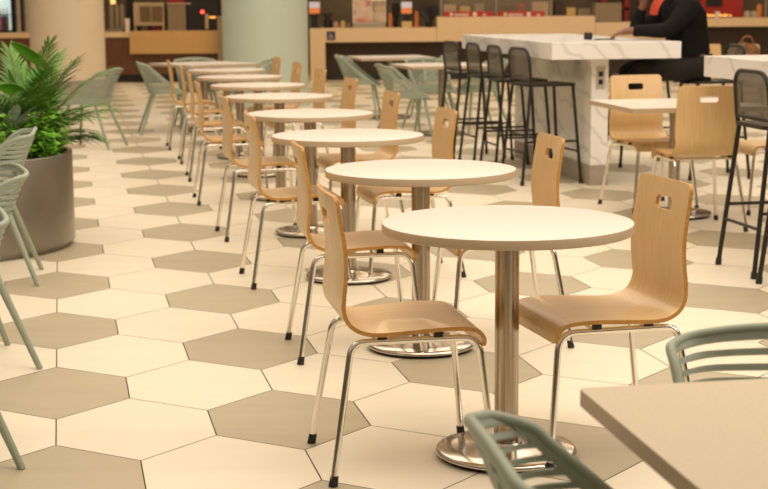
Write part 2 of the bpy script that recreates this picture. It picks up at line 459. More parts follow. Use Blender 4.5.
# ================================================================== SAGE SLATTED CHAIR
def make_sage_chair():
    t = thing('slatted_chair', 'x', 'chair', group='sage green slatted chairs')
    z0, z1 = .435, .757
    pitch, slat = .0232, .0098
    H = z1 - z0; V = [H, H - .017]; z = H - .017
    while z - pitch > .030:
        V += [z - (pitch-slat), z - pitch]; z -= pitch
    V = sorted(V[:-1] + [0.]) if len(V) % 2 else sorted(V + [0.])
    nA, nB = 12, 11; nu = 2*(nA+nB)
    def plan(v):
        xr = -.135 - .125*v**1.15; w = .200 + .030*v
        xf = .205 - (.205-(-.26+.075))*v**.9
        r = min(.10, w*.75, (xf-xr)*.95); bow = .012
        A = [(xf + (xr + r - xf)*k/6, -w) for k in range(7)] + [(xr + r - r*math.sin(PI/2*k/8), -w + r - r*math.cos(PI/2*k/8)) for k in range(1, 9)]
        acc = [0]
        for k in range(1, len(A)): acc.append(acc[-1] + math.hypot(A[k][0]-A[k-1][0], A[k][1]-A[k-1][1]))
        half = []
        for k in range(nA+1):
            q = acc[-1]*k/nA
            for m in range(1, len(A)):
                if acc[m] >= q - 1e-9: break
            f = (q-acc[m-1])/max(1e-9, acc[m]-acc[m-1]); half.append((A[m-1][0]+(A[m][0]-A[m-1][0])*f, A[m-1][1]+(A[m][1]-A[m-1][1])*f))
        for k in range(1, nB+1): half.append((xr, (-w + r)*(1-k/nB)))
        pts = half + [(x, -y) for x, y in reversed(half[:-1])]
        return [(x - bow*max(0, 1-(y/w)**2), y) for x, y in pts]
    bm = bmesh.new(); rows = []
    for zz in V:
        v = zz/(z1-z0)
        pl = plan(v); row = []
        for k, (x, y) in enumerate(pl):
            crown = (.026*(1-(y/(.200+.030*v))**2) - .010)*max(0, v-.8)/.2 if v > .8 else 0
            row.append(bm.verts.new((x, y, z0 + zz + crown)))
        rows.append(row)
    ribs = {0, 1, nu-2, nu-1, nu//2-1, nu//2}
    for i in range(len(V)-1):
        gap = (i >= 1 and i < len(V)-2 and (len(V)-2-i) % 2 == 1)
        for k in range(nu):
            if gap and k not in ribs: continue
            bm.faces.new((rows[i][k], rows[i][k+1], rows[i+1][k+1], rows[i+1][k]))
    thicken(bm, .015, 0)
    rim = [v for v in []]
    pts = [Vector(r) for r in [(plan(zz/(z1-z0))[0][0], plan(zz/(z1-z0))[0][1], z0+zz) for zz in V[0:-1:2]]]
    top = [(x, y, z1 + .026*(1-(y/.23)**2) - .010) for x, y in plan(1.)]
    end = [(p.x, -p.y, p.z) for p in reversed(pts)]
    tube(bm, spline([p for p in pts] + top[1:-1:3] + end, 90), .0105, 10)
    link_mesh('backrest', bm, M['green'], t)
    # seat
    bm = bmesh.new(); nx, ny = 24, 24; rows = []
    for i in range(nx+1):
        x = -.145 + .385*i/nx; row = []
        w = .185 + .025*min(1, i/nx*1.6)
        for k in range(ny+1):
            y = -w + 2*w*k/ny; dip = .014*(1-(y/w)**2)
            row.append(bm.verts.new((x, y, .442 - dip - .02*max(0, (i/nx-.8)/.2)**2)))
        rows.append(row)
    for i in range(nx):
        for k in range(ny):
            if i % 2 == 1 and 2 < i < nx-3 and k not in (0, 1, ny-2, ny-1, ny//2-1, ny//2): continue
            bm.faces.new((rows[i][k], rows[i][k+1], rows[i+1][k+1], rows[i+1][k]))
    thicken(bm, .012, 0); link_mesh('seat', bm, M['green'], t)
    for sx, x0, xf in ((-1, -.105, -.265), (1, .165, .235)):
        for sy in (-1, 1):
            bm = bmesh.new(); tube(bm, [(x0, sy*.155, .432), (xf, sy*.245, 0.0)], [.0165, .0120], 14); link_mesh('leg', bm, M['green'], t)
    return t
sage = make_sage_chair(); nsage = [0]
def sage_chair(x, y, head, label, z=0):
    o = sage if nsage[0] == 0 else copy_tree(sage); nsage[0] += 1
    o.location = (x, y, 0); o.rotation_euler = (0, 0, math.radians(head)); o['label'] = label
    return o
def sage_by_foot(fx, fy, head, label, side):
    """place by one rear foot; side -1 = its right rear foot, +1 = its left"""
    a = math.radians(head); c, s = math.cos(a), math.sin(a)
    lx, ly = -.265, side*.245
    return sage_chair(fx - (lx*c - ly*s), fy - (lx*s + ly*c), head, label)
sage_by_foot(-1.748, 7.656, 190, 'sage slatted chair whose back rises in front of the round planter', 1)
sage_by_foot(-1.345, 5.87, 208, 'sage slatted chair at the left edge in front of the chair by the planter', 1)
sage_by_foot(-1.115, 4.565, 204, 'sage slatted chair at the left edge lowest in the picture with a single leg showing', 1)
sage_chair(.772, 2.69, -92, 'sage slatted chair with its back rising behind the foreground square table')
sage_chair(.418, 2.22, 8, 'sage slatted chair cut off by the bottom edge left of the foreground square table')
sage_chair(-2.86, 15.15, 168, 'sage slatted chair standing in front of the cream column')
sage_chair(-2.38, 16.75, 12, 'sage slatted chair on the left side of the far square table by the row end')
sage_chair(-2.10, 17.55, -75, 'sage slatted chair facing the camera behind the far square table by the row end')
sage_chair(-1.46, 17.35, 195, 'sage slatted chair in front of the pale green column')
sage_chair(-.28, 18.45, -5, 'far sage slatted chair in profile left of the farthest square table')
sage_chair(.22, 15.75, 14, 'sage slatted chair in profile left of the square table behind the bar stools')
sage_chair(.52, 17.05, -75, 'sage slatted chair facing the camera behind the square table near the bar stools')
sage_chair(1.05, 16.75, 200, 'sage slatted chair seen between the legs of the bar stools')
sage_chair(.62, 18.9, 190, 'far sage slatted chair right of the farthest square table')

# ================================================================== BAR STOOLS
def make_stool():
    t = thing('bar_stool', 'x', 'bar stool', group='black bar stools')
    bm = bmesh.new(); slab(bm, rounded_rect(.205, .05), .752, .772, 0, 0); link_mesh('seat', bm, M['blackmetal'], t)
    for sy in (-1, 1):
        bm = bmesh.new(); tube(bm, [(-.175, sy*.185, .752), (-.255, sy*.225, .0)], .0125, 12); lg = link_mesh('leg', bm, M['blackmetal'], t)
        bm = bmesh.new(); tube(bm, [(-.2515, sy*.2233, .035), (-.255, sy*.225, .0)], .0165, 12); link_mesh('foot_cap', bm, M['rubber'], lg)
        bm = bmesh.new(); tube(bm, [(.175, sy*.185, .752), (.235, sy*.225, .0)], .0125, 12); lg = link_mesh('leg', bm, M['blackmetal'], t)
        bm = bmesh.new(); tube(bm, [(.2322, sy*.2231, .035), (.235, sy*.225, .0)], .0165, 12); link_mesh('foot_cap', bm, M['rubber'], lg)
        zf = .33; k = zf/.752
        bm = bmesh.new(); tube(bm, [(-.255+.08*k, sy*(.225-.04*k), zf), (.235-.06*k, sy*(.225-.04*k), zf)], .009, 10); link_mesh('side_bar', bm, M['blackmetal'], t)
    k = .25/.752
    for x in (-.255+.08*k, .235-.06*k):
        bm = bmesh.new(); tube(bm, [(x, -(.225-.04*k), .25), (x, .225-.04*k, .25)], .009, 10); link_mesh('foot_rest', bm, M['blackmetal'], t)
    # back: frame hoop + mesh panel
    def bx(z): return -.178 - .03*(z-.78)/.3
    hoop = fillet([(bx(.76), -.19, .76), (bx(.80), -.205, .80), (bx(1.04), -.20, 1.04), (bx(1.04), .20, 1.04), (bx(.80), .205, .80), (bx(.76), .19, .76)], .10, 9)
    bm = bmesh.new(); tube(bm, hoop, .0115, 12)
    tube(bm, [(bx(.80), -.20, .80), (bx(.80), .20, .80)], .010, 10); fr = link_mesh('back_frame', bm, M['blackmetal'], t)
    bm = bmesh.new()
    pts = [p for p in hoop if p.z > .797]
    vs = [bm.verts.new(p) for p in pts]; bm.faces.new(vs); bm.normal_update(); thicken(bm, .004, 0)
    link_mesh('mesh_panel', bm, M['meshfab'], fr, smooth=False)
    return t
st = make_stool(); nst = [0]
def stool(x, y, head, label):
    o = st if nst[0] == 0 else copy_tree(st); nst[0] += 1
    o.location = (x, y, 0); o.rotation_euler = (0, 0, math.radians(head)); o['label'] = label
    return o
stool(1.24, 12.03, 17, 'black bar stool on the left side of the marble bar, nearest its corner')
stool(1.10, 12.66, 12, 'black bar stool on the left side of the marble bar, next behind the nearest')
stool(.97, 13.42, 13, 'black bar stool on the left side of the marble bar, third from its near corner')
stool(.80, 13.98, 17, 'black bar stool on the left side of the marble bar, farthest to the left')
stool(2.085, 7.98, 11, 'large black bar stool standing whole at the right edge of the picture')
stool(2.16, 7.40, 9.5, 'black bar stool mostly cut off by the right edge with one leg showing')
stool(2.60, 12.28, 189, 'black bar stool the person in black is sitting on')
stool(2.20, 13.25, 189, 'black bar stool behind the seated person under the far side of the marble bar')

# ================================================================== MARBLE BARS
def marble_bar(name, corner, ang, w, l, ztop, th, label, leg=None, socket=False):
    t = thing(name, label, 'bar table', (corner[0], corner[1], 0), math.radians(ang), 'marble bar tables')
    bm = bmesh.new(); box(bm, 0, w, 0, l, ztop-th, ztop, .004); link_mesh('bar_top', bm, M['marble'], t, smooth=False)
    x0, x1, y0, y1 = leg
    bm = bmesh.new(); box(bm, x0, x1, y0, y1, .155, ztop-th, .003); pl = link_mesh('panel_leg', bm, M['marble'], t, smooth=False)
    bm = bmesh.new(); box(bm, x0-.004, x1+.004, y0-.004, y1+.004, 0, .155, .003); link_mesh('plinth', bm, M['plinth'], t, smooth=False)
    if socket:
        bm = bmesh.new(); box(bm, x0+.035, x0+.105, y0-.008, y0, .735, .905, .002); s = link_mesh('socket_plate', bm, M['socket'], t, smooth=False)
        for z in (.79, .85):
            bm = bmesh.new(); box(bm, x0+.053, x0+.087, y0-.011, y0-.008, z-.020, z+.020, .004); link_mesh('socket', bm, M['black'], s, smooth=False)
    return t
marble_bar('marble_bar', (1.245, 11.42), 10, 1.0, 2.95, 1.095, .125, 'long marble bar table where the person in black sits with phone and hands on top', (.385, .52, .25, 2.5), True)
marble_bar('marble_bar', (2.19, 7.62), 10, 1.0, 1.62, 1.075, .122, 'marble bar table cut off by the right edge above the large bar stool', (.42, .60, .25, 1.4))

# ================================================================== PLANTER + PLANTS
PC = Vector((-2.585, 8.97, 0)); PR = .755
t = thing('planter', 'large round bronze planter holding palms at the left edge', 'planter', PC)
bm = bmesh.new(); lathe(bm, [(0, 0), (PR-.03, 0), (PR-.03, .03), (PR, .03), (PR, .545), (PR-.004, .55), (PR-.03, .55), (PR-.03, .44), (0, .44)], 96); link_mesh('pot', bm, M['planter'], t)
bm = bmesh.new(); lathe(bm, [(0, .442), (PR-.032, .442), (PR-.05, .49), (.3, .51), (0, .515)], 64); link_mesh('soil', bm, M['soil'], t)

def leaf(bm, base, d, side, length, width, mi=0, droop=.0, fold=.25):
    """one pointed leaflet: 3-segment folded blade"""
    up = d.cross(side).normalized()
    P = []
    for s, w in ((0, .25), (.3, 1), (.65, .8), (1, 0)):
        p = base + d*length*s - Vector((0, 0, 1))*droop*length*s*s
        P.append((p, w*width/2))
    prev = None
    for p, w in P:
        cur = (bm.verts.new(p + side*w + up*w*fold), bm.verts.new(p), bm.verts.new(p - side*w + up*w*fold)) if w > 0 else (bm.verts.new(p),)
        if prev:
            if len(cur) == 3:
                f = bm.faces.new((prev[0], prev[1], cur[1], cur[0])); f.material_index = mi
                f = bm.faces.new((prev[1], prev[2], cur[2], cur[1])); f.material_index = mi
            else:
                f = bm.faces.new((prev[0], prev[1], cur[0])); f.material_index = mi
                f = bm.faces.new((prev[1], prev[2], cur[0])); f.material_index = mi
        prev = cur
def frond(bmf, bms, base, az, elev, length, droop, n=36, lw=.021, ll=.24, rng=random):
    """palm frond: arching rachis with paired leaflets"""
    h = Vector((math.cos(az), math.sin(az), 0)); pts = []
    for i in range(n+1):
        s = i/n; e = elev - droop*s
        pts.append((pts[-1] + (h*math.cos(e) + Vector((0, 0, 1))*math.sin(e))*length/n) if pts else Vector(base))
    tube(bms, pts, [.008*(1-.8*i/n) for i in range(n+1)], 6)
    for i in range(int(n*.18), n+1):
        s = i/n; tdir = (pts[min(i+1, n)] - pts[max(i-1, 0)]).normalized()
        sd = tdir.cross(Vector((0, 0, 1))).normalized()
        L = ll*(.45 + .9*math.sin(PI*min(1, .12 + .80*s)))*rng.uniform(.9, 1.1)
        for sg in (-1, 1):
            d = (sd*sg*(1-.55*s) + tdir*(.55+.6*s) + Vector((0, 0, 1))*rng.uniform(-.05, .22)).normalized()
            w = d.cross(tdir.cross(d)).normalized(); nrm = tdir.cross(sd).normalized()
            side = d.cross(nrm).normalized()
            leaf(bmf, pts[i], d, side, L, lw, droop=rng.uniform(.15, .4))

rng = random.Random(11)
def palm(name, label, loc, fr, ll, lw):
    o = thing(name, label, 'plant', loc)
    bf, bs = bmesh.new(), bmesh.new()
    for az, el, ln, dr in fr:
        b = Vector((.05*math.cos(math.radians(az)), .05*math.sin(math.radians(az)), 0))
        frond(bf, bs, b, math.radians(az), math.radians(el), ln*.93, math.radians(dr), ll=ll, lw=lw, rng=rng)
    link_mesh('foliage', bf, M['frond'], o, smooth=False); link_mesh('stem', bs, M['stem'], o)
    return o
fr1 = [(a + rng.uniform(-10, 10), e, l, d) for a, e, l, d in
       [(-20, 80, .70, 35), (15, 76, .72, 50), (60, 82, .74, 40), (110, 76, .70, 45), (160, 78, .70, 45), (205, 80, .72, 40), (255, 74, .66, 55), (300, 78, .70, 45),
        (-10, 62, .62, 60), (35, 64, .60, 60), (85, 66, .6, 50), (240, 60, .56, 70), (280, 62, .60, 65), (325, 62, .60, 65), (-45, 86, .76, 25), (130, 86, .72, 30),
        (8, 46, .42, 60), (-10, 62, .44, 80), (-35, 72, .5, 60), (200, 52, .50, 60), (25, 42, .40, 50), (180, 68, .62, 50), (225, 66, .62, 55), (-62, 70, .60, 55)]]
palm('palm_plant', 'feathery green palm rising from the right half of the round planter', PC + Vector((.45, .26, .50)), fr1, .165, .0115)
fr2 = [(a + rng.uniform(-12, 12), e, l, d) for a, e, l, d in
       [(-30, 78, .62, 45), (10, 80, .60, 45), (70, 78, .62, 45), (150, 78, .60, 45), (250, 78, .58, 50), (310, 74, .58, 55), (-80, 66, .50, 70), (-15, 62, .52, 60), (280, 58, .46, 70), (340, 52, .48, 60), (200, 70, .55, 50), (110, 70, .55, 50)]]
palm('palm_plant', 'darker palm at the left edge of the round planter', PC + Vector((.30, .02, .50)), fr2, .155, .0115)

o = thing('broad_leaf_plant', 'plant with wide glossy green leaves at the top left of the round planter', 'plant', PC + Vector((.44, .34, .50)))
bf, bs = bmesh.new(), bmesh.new()
for az, el, ln, w, hh, hr in [(186, 44, .30, .085, .52, .14), (100, 60, .22, .07, .42, -.02), (60, 62, .20, .07, .40, -.02), (160, 72, .22, .07, .36, -.05), (230, 30, .24, .08, .36, .0)]:
    a, e = math.radians(az), math.radians(el); h = Vector((math.cos(a), math.sin(a), 0)); sd = Vector((-h.y, h.x, 0))
    tip = h*(-hr) + Vector((0, 0, hh)); tube(bs, [(0, 0, 0), tip*.5 + h*.02, tip], [.009, .007, .005], 6)
    d = (h*math.cos(e) + Vector((0, 0, math.sin(e)))); prev = None; up = d.cross(sd)
    tw = sd*.55 + up*.83
    for i in range(9):
        q = i/8; wd = w*math.sin(PI*min(.999, .06+.93*q))**.6/2; p = tip + d*ln*q - Vector((0, 0, .05*q*q))
        cur = [bf.verts.new(p + tw*wd*k + tw.cross(d)*abs(k)*wd*.25) for k in (-1, -.5, 0, .5, 1)]
        if prev:
            for k in range(4): bf.faces.new((prev[k], prev[k+1], cur[k+1], cur[k]))
        prev = cur
thicken(bf, .002, 0); link_mesh('foliage', bf, M['broad'], o); link_mesh('stem', bs, M['stem'], o)

o = thing('leafy_shrub', 'bright green small leaved shrub at the front rim of the round planter', 'plant', PC + Vector((.60, -.10, .50)))
bf, bs = bmesh.new(), bmesh.new()
for k in range(46):
    a = rng.uniform(0, 2*PI); rr = .19*math.sqrt(rng.random()); hgt = rng.uniform(.16, .34)*(1.15-rr/.40)
    b = Vector((rr*.4*math.cos(a), rr*.4*math.sin(a), -.01)); tp = Vector((rr*math.cos(a), rr*math.sin(a), hgt))
    tube(bs, [b, (b+tp)/2 + Vector((0, 0, .02)), tp], .0022, 5)
    for q in range(17):
        s = rng.uniform(.25, 1.05); p = b.lerp(tp, s)
        d = Vector((rng.gauss(0, 1), rng.gauss(0, 1), rng.uniform(-.2, .9))).normalized(); sd = d.cross(Vector((rng.gauss(0, 1), rng.gauss(0, 1), 1.2))).normalized()
        leaf(bf, p, d, sd, rng.uniform(.035, .06), rng.uniform(.018, .026), droop=.2)
link_mesh('foliage', bf, M['bush'], o, smooth=False); link_mesh('stem', bs, M['stem'], o)
o2 = copy_tree(o); o2.location = PC + Vector((.36, -.40, .50)); o2.rotation_euler.z = 2.1; o2['label'] = 'green small leaved shrub at the planter rim behind the sage chair backs'
o['group'] = o2['group'] = 'small leaved shrubs in the planter'

o = thing('grey_leaf_plant', 'pale grey green leaves just above the sage chair back in the planter', 'plant', PC + Vector((.50, -.27, .50)))
bf, bs = bmesh.new(), bmesh.new()
for k in range(13):
    a = k*2.4; el = rng.uniform(.3, 1.1); h = Vector((math.cos(a), math.sin(a), 0)); d = (h*math.cos(el) + Vector((0, 0, math.sin(el)))).normalized(); sd = Vector((-h.y, h.x, 0))
    tip = h*.03 + Vector((0, 0, rng.uniform(.12, .26))); tube(bs, [(0, 0, 0), tip*.6, tip], .004, 5)
    leaf(bf, tip, d, sd, rng.uniform(.13, .19), .062, droop=.25)
link_mesh('foliage', bf, M['greyleaf'], o, smooth=False); link_mesh('stem', bs, M['stem'], o)

# ================================================================== BACK COUNTERS
YC = 27.5
def pb(bm, u0, u1, v0, v1, y0, y1, bev=0., mi=0):
    """box whose front face (at depth y0) covers the measured span"""
    a, b = at(u0, v1, y0), at(u1, v0, y0)
    box(bm, a.x, b.x, y0, y1, a.z, b.z, bev, mi)
def pbf(bm, u0, u1, v0, y0, y1, z0, bev=0., mi=0):
    a, b = at(u0, v0, y0), at(u1, v0, y0); box(bm, a.x, b.x, y0, y1, z0, (a.z+b.z)/2, bev, mi)
def grp(name, label, cat, u, y, group=None):
    p = at(u, 40, y); return thing(name, label, cat, (p.x, y, 0), 0, group)
def part(name, parent, m, fn, smooth=False):
    bm = bmesh.new(); fn(bm); bmesh.ops.translate(bm, verts=bm.verts[:], vec=-Vector(parent.location)) if parent is not None and parent.parent is None else None
    return link_mesh(name, bm, m, parent, smooth)
def sub(name, parent, m, fn, smooth=False):
    bm = bmesh.new(); fn(bm); bmesh.ops.translate(bm, verts=bm.verts[:], vec=-Vector(parent.parent.location)); return link_mesh(name, bm, m, parent, smooth)

Z_L, Z_C = .855, .905
t = grp('service_counter', 'long walnut fronted counter with a tan panel at the upper left', 'counter', 100, YC)
xl, xr = at(-60, 40, YC).x, at(224, 40, YC).x
part('worktop', t, M['counter'], lambda b: box(b, xl, xr, YC-.03, YC+1.0, Z_L-.06, Z_L+.03, .004))
part('front_panel', t, M['walnut'], lambda b: box(b, xl, xr, YC, YC+.9, .14, Z_L-.06))
part('kick_board', t, M['black'], lambda b: box(b, xl, xr, YC+.05, YC+.85, 0, .14))
part('tan_panel', t, M['counter2'], lambda b: pb(b, 130, 218, 30.5, 54, YC-.10, YC-.031, .003))

t = grp('service_counter', 'long beige counter with a dark recess and wheelchair sign across the middle', 'counter', 450, YC)
X = lambda u, y=YC: at(u, 40, y).x
Zv = lambda v, y=YC: at(384, v, y).z
part('fascia', t, M['counter'], lambda b: box(b, X(310), X(437), YC, YC+.9, Zv(42), Zv(28), .004))
part('raised_fascia', t, M['counter'], lambda b: box(b, X(437.3), X(595), YC, YC+.9, Zv(42), Zv(17.5), .004))
part('end_fascia', t, M['counter'], lambda b: box(b, X(595.3), X(682), YC, YC+.9, Zv(42), Zv(24), .004))
part('post', t, M['counter'], lambda b: box(b, X(310), X(325), YC, YC+.9, 0, Zv(42)))
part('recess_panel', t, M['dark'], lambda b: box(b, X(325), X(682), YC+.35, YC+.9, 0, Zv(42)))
part('kick_board', t, M['black'], lambda b: box(b, X(325), X(682), YC+.30, YC+.349, 0, .10))
for u in (341, 347): part('coat_hook', t, M['taupe'], lambda b, u=u: pb(b, u, u+3.2, 56, 61, YC+.29, YC+.349, .006))
t = grp('service_counter', 'beige counter with a dark recess at the upper right corner', 'counter', 740, YC)
part('worktop', t, M['counter'], lambda b: box(b, X(684), X(830), YC, YC+.9, Zv(29), Zv(20.5), .004))
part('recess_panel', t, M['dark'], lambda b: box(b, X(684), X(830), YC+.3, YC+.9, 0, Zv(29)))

# accessibility sign
t = grp('wheelchair_sign', 'small blue wheelchair access sign on the beige counter', 'sign', 331, YC-.02)
pc = at(331, 35.7, YC-.012)
part('plate', t, M['signblue'], lambda b: box(b, pc.x-.075, pc.x+.075, YC-.012, YC-.001, pc.z-.075, pc.z+.075, .002))
def wheelchair(b):
    y = YC-.016; k = .058
    def q(x, z): return (pc.x + x*k, y, pc.z + z*k)
    lathe_c = [q(.10*math.cos(2*PI*i/10)-.18, .82+.13*math.sin(2*PI*i/10)) for i in range(10)]
    tube(b, [q(-.17, .80), q(-.16, .81)], .010, 8)
    tube(b, [q(-.15, .60), q(-.10, .02), q(.38, .0), q(.60, -.60), q(.78, -.52)], .0055, 8)
    tube(b, [q(-.13, .34), q(.28, .30)], .0045, 8)
    tube(b, [q(-.08 + .48*math.cos(a), -.32 + .48*math.sin(a)) for a in [math.radians(d) for d in range(125, 345, 15)]], .0055, 8)
part('wheelchair_symbol', t, M['white'], wheelchair, True)

def solid(name, label, cat, m, fn, group=None, smooth=False):
    bm = bmesh.new(); fn(bm)
    c = Vector((sum(v.co.x for v in bm.verts)/len(bm.verts), sum(v.co.y for v in bm.verts)/len(bm.verts), min(v.co.z for v in bm.verts)))
    bmesh.ops.translate(bm, verts=bm.verts[:], vec=-c)
    return tag(link_mesh(name, bm, m, None, smooth, c), label, cat, group)
def cyl(b, u, v0, v1, y, rpx, prof=None, z0=None):
    """turned vessel standing at depth y, spanning rows v0 (top) to v1"""
    p0, p1 = at(u, v1, y), at(u, v0, y); zb = z0 if z0 is not None else p0.z; h = p1.z - zb; r = rpx*y/F
    lathe(b, [(0, 0)] + [(r*a, h*q) for a, q in (prof or [(1, 0), (1, 1)])] + [(0, h)], 20, (p0.x, y, zb))
BOT = [(.9, 0), (1, .03), (1, .6), (.4, .8), (.38, 1)]
ZL = Z_L + .03
# ---- upper left: cooler, urns, display, ovens
t = grp('drinks_cooler', 'lit glass front drinks cooler at the top left corner', 'cooler', 0, 28.2)
part('case', t, M['black'], lambda b: (box(b, X(-22, 28), X(14, 28), 28.35, 28.9, ZL, 1.75), box(b, X(-22, 28), X(-19, 28), 28.0, 28.35, ZL, 1.75), box(b, X(12.2, 28), X(14, 28), 28.0, 28.35, ZL, 1.75), box(b, X(-22, 28), X(14, 28), 28.0, 28.35, ZL, ZL+.03)))
part('light_panel', t, M['cool'], lambda b: box(b, X(-18.5, 28), X(11.8, 28), 28.30, 28.348, ZL+.04, 1.7))
part('shelf', t, M['steelbox'], lambda b: box(b, X(-18.5, 28), X(11.8, 28), 28.02, 28.30, 1.20, 1.215))
for k, (u, m) in enumerate(((1.2, 'redp'), (4.2, 'black'), (7.2, 'redp'), (-2, 'redp'))):
    solid('drink_bottle', ['red bottle in the lit cooler nearest the cooler middle', 'black bottle in the lit cooler', 'red bottle rightmost in the lit cooler', 'red bottle at the left frame edge in the lit cooler'][k], 'bottle', M[m], lambda b, u=u: cyl(b, u, 8.5, 20, 28.12, 1.4, BOT, ZL+.031), 'bottles in the cooler', True)
for k, u in enumerate((18.5, 27)):
    solid('coffee_urn', 'tall brown metal urn %s on the left counter' % ('next to the lit cooler' if k == 0 else 'beside the cream column'), 'urn', M['steelbox'], lambda b, u=u: cyl(b, u, -8, 24, 28.1, 3.6, [(1, 0), (1, .06), (.9, .08), (.9, .9), (.7, .96), (.2, 1)], ZL), 'urns on the left counter', True)
solid('serving_tray', 'small pale tray lying on the left counter by the cooler', 'tray', M['beigebox'], lambda b: box(b, X(16), X(23), 27.55, 27.75, ZL, ZL+.02, .004))
t = grp('drink_dispenser', 'glass and steel drink dispenser right of the cream column', 'dispenser', 116, 28)
part('base', t, M['steelbox'], lambda b: box(b, X(109, 28), X(124, 28), 27.85, 28.15, ZL, ZL+.05, .005))
def disp(b):
    for u in (112, 117.5, 122.5): cyl(b, u, 4, 26, 28.0, 2.2, [(1, 0), (1, .85), (.5, 1)], ZL+.05)
part('cylinder', t, M['taupe'], disp, True)
part('yellow_lamp', t, M['lamp'], lambda b: cyl(b, 113, -1, 4, 28.0, 2.6), True)  # glowing yellow lamp, placed on top of the dispenser
solid('paper_cup', 'white paper cup on the counter beside the drink dispenser', 'cup', M['white'], lambda b: cyl(b, 127.5, 18.5, 29, 27.7, 2.6, [(.75, 0), (1, 1)], ZL), None, True)
solid('black_panel', 'tall black panel between drink dispenser and glazed cabinet', 'panel', M['black'], lambda b: box(b, X(128.5, 28.3), X(133.5, 28.3), 28.2, 28.5, ZL, 1.6))
t = grp('glazed_cabinet', 'beige framed cabinet with two brown panes on the left counter', 'cabinet', 149, 28.1)
part('frame', t, M['beigebox'], lambda b: (box(b, X(133.8, 28), X(164.5, 28), 28.05, 28.5, Zv(24, 28), 1.40, .006), box(b, X(134.2, 28), X(136, 28), 28.06, 28.45, ZL, Zv(24, 28)), box(b, X(162.4, 28), X(164.2, 28), 28.06, 28.45, ZL, Zv(24, 28))))
for u in (140.2, 152.2): part('pane', t, M['glass_br'], lambda b, u=u: pb(b, u, u+9.8, 6.2, 21, 28.02, 28.049))
for k, (u, m) in enumerate(((139, 'black'), (144.5, 'taupe'), (150, 'dark'), (155, 'redp'), (160, 'redp'))):
    solid('canister', ['black canister leftmost under the glazed cabinet', 'taupe canister under the glazed cabinet', 'dark brown canister in the middle under the glazed cabinet', 'red canister beside the dark one under the glazed cabinet', 'red canister rightmost under the glazed cabinet'][k], 'canister', M[m], lambda b, u=u: cyl(b, u, 25, 30, 28.2, 2.1, [(1, 0), (1, .8), (.8, .85), (.8, 1)], ZL), 'canisters under the cabinet', True)
t = grp('warming_cabinet', 'plain taupe cabinet left of the black oven', 'cabinet', 177, 28)
part('casing', t, M['taupe'], lambda b: box(b, X(168.5, 28), X(186.5, 28), 28.0, 28.5, ZL, Zv(3, 28), .008))
part('top_cover', t, M['beigebox'], lambda b: box(b, X(168, 28), X(192, 28), 27.98, 28.52, Zv(3, 28), Zv(1.5, 28), .004))
solid('red_banner', 'red banner strip above the taupe cabinet', 'banner', M['redp'], lambda b: box(b, X(168.5, 28.1), X(186, 28.1), 28.1, 28.3, Zv(1.5, 28)+.001, 1.75, .004))
t = grp('oven', 'black oven with a red light on the left counter', 'oven', 202, 28)
part('casing', t, M['black'], lambda b: box(b, X(187.2, 28), X(218, 28), 28.0, 28.6, ZL, 1.65, .008))
pl = at(202.3, 11.8, 27.985); part('indicator_light', t, M['led'], lambda b: lathe(b, [(0, -.03), (.027, -.02), (.032, 0), (.027, .02), (0, .03)], 16, (pl.x, 27.985, pl.z)), True)
part('handle', t, M['beigebox'], lambda b: pb(b, 205.3, 208, 14, 29, 27.93, 27.999, .006))
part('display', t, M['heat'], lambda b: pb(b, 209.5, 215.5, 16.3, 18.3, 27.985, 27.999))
solid('menu_post', 'narrow pinkish brown post beside the pale green column', 'post', M['taupe'], lambda b: box(b, X(218.2, 27.3), X(222.6, 27.3), 27.2, 27.36, 0, Zv(15, 27.3), .004))

# ---- middle counter
ZC = Zv(28)
def till(u, label):
    t = grp('till', label, 'till', u, 27.9)
    part('stand', t, M['black'], lambda b: (pb(b, u-3, u+3, 14.5, 27, 27.95, 28.0), box(b, X(u-6, 28), X(u+6, 28), 27.8, 28.1, ZC, ZC+.03, .004)))
    s = part('monitor', t, M['black'], lambda b: pb(b, u-6, u+6, 1.0, 15.5, 27.88, 27.949, .004))
    sub('screen', s, M['screen_w'], lambda b: pb(b, u-5.3, u+5.3, 1.8, 8, 27.872, 27.879)); sub('screen', s, M['screen_o'], lambda b: pb(b, u-5.3, u+5.3, 8.1, 13.6, 27.872, 27.879))
till(314.5, 'till screen with an orange picture beside the pale green column')
till(406.5, 'till screen with an orange picture right of the poster stand')
t = grp('coffee_grinder', 'dark coffee grinder above the wheelchair sign', 'grinder', 328, 28)
part('body', t, M['black'], lambda b: cyl(b, 328, 19, 27, 28, 4, [(1, 0), (1, .9), (.8, 1)], ZC), True)
part('hopper', t, M['dark'], lambda b: cyl(b, 328, 13, 19, 28, 5, [(.5, 0), (1, .8), (1, 1)]), True)
for k, (u, m, v) in enumerate(((336, 'beigebox', 21.5), (343, 'yellowbox', 20.5), (349, 'taupe', 22.5))):
    solid('jar', ['beige jar nearest the coffee grinder', 'yellow jar between two others left of the poster stand', 'brown jar nearest the poster stand'][k], 'jar', M[m], lambda b, u=u, v=v: cyl(b, u, v, 27, 27.9, 2.6, [(.9, 0), (1, .1), (1, .7), (.6, .8), (.6, 1)], ZC), 'jars left of the poster stand', True)
t = grp('poster_stand', 'upright poster stand with red and brown pictures on the beige counter', 'poster', 370, 27.75)
part('base', t, M['clear'], lambda b: box(b, X(353.5, 27.7), X(385.5, 27.7), 27.62, 27.9, ZC, ZC+.09, .004))
part('board', t, M['white'], lambda b: box(b, X(353, 27.7), X(386, 27.7), 27.70, 27.74, ZC+.09, 1.46))
part('picture', t, M['poster'], lambda b: pb(b, 354, 371, -1, 22, 27.69, 27.699)); part('picture', t, M['poster2'], lambda b: pb(b, 372, 385.2, 1, 22, 27.69, 27.699))
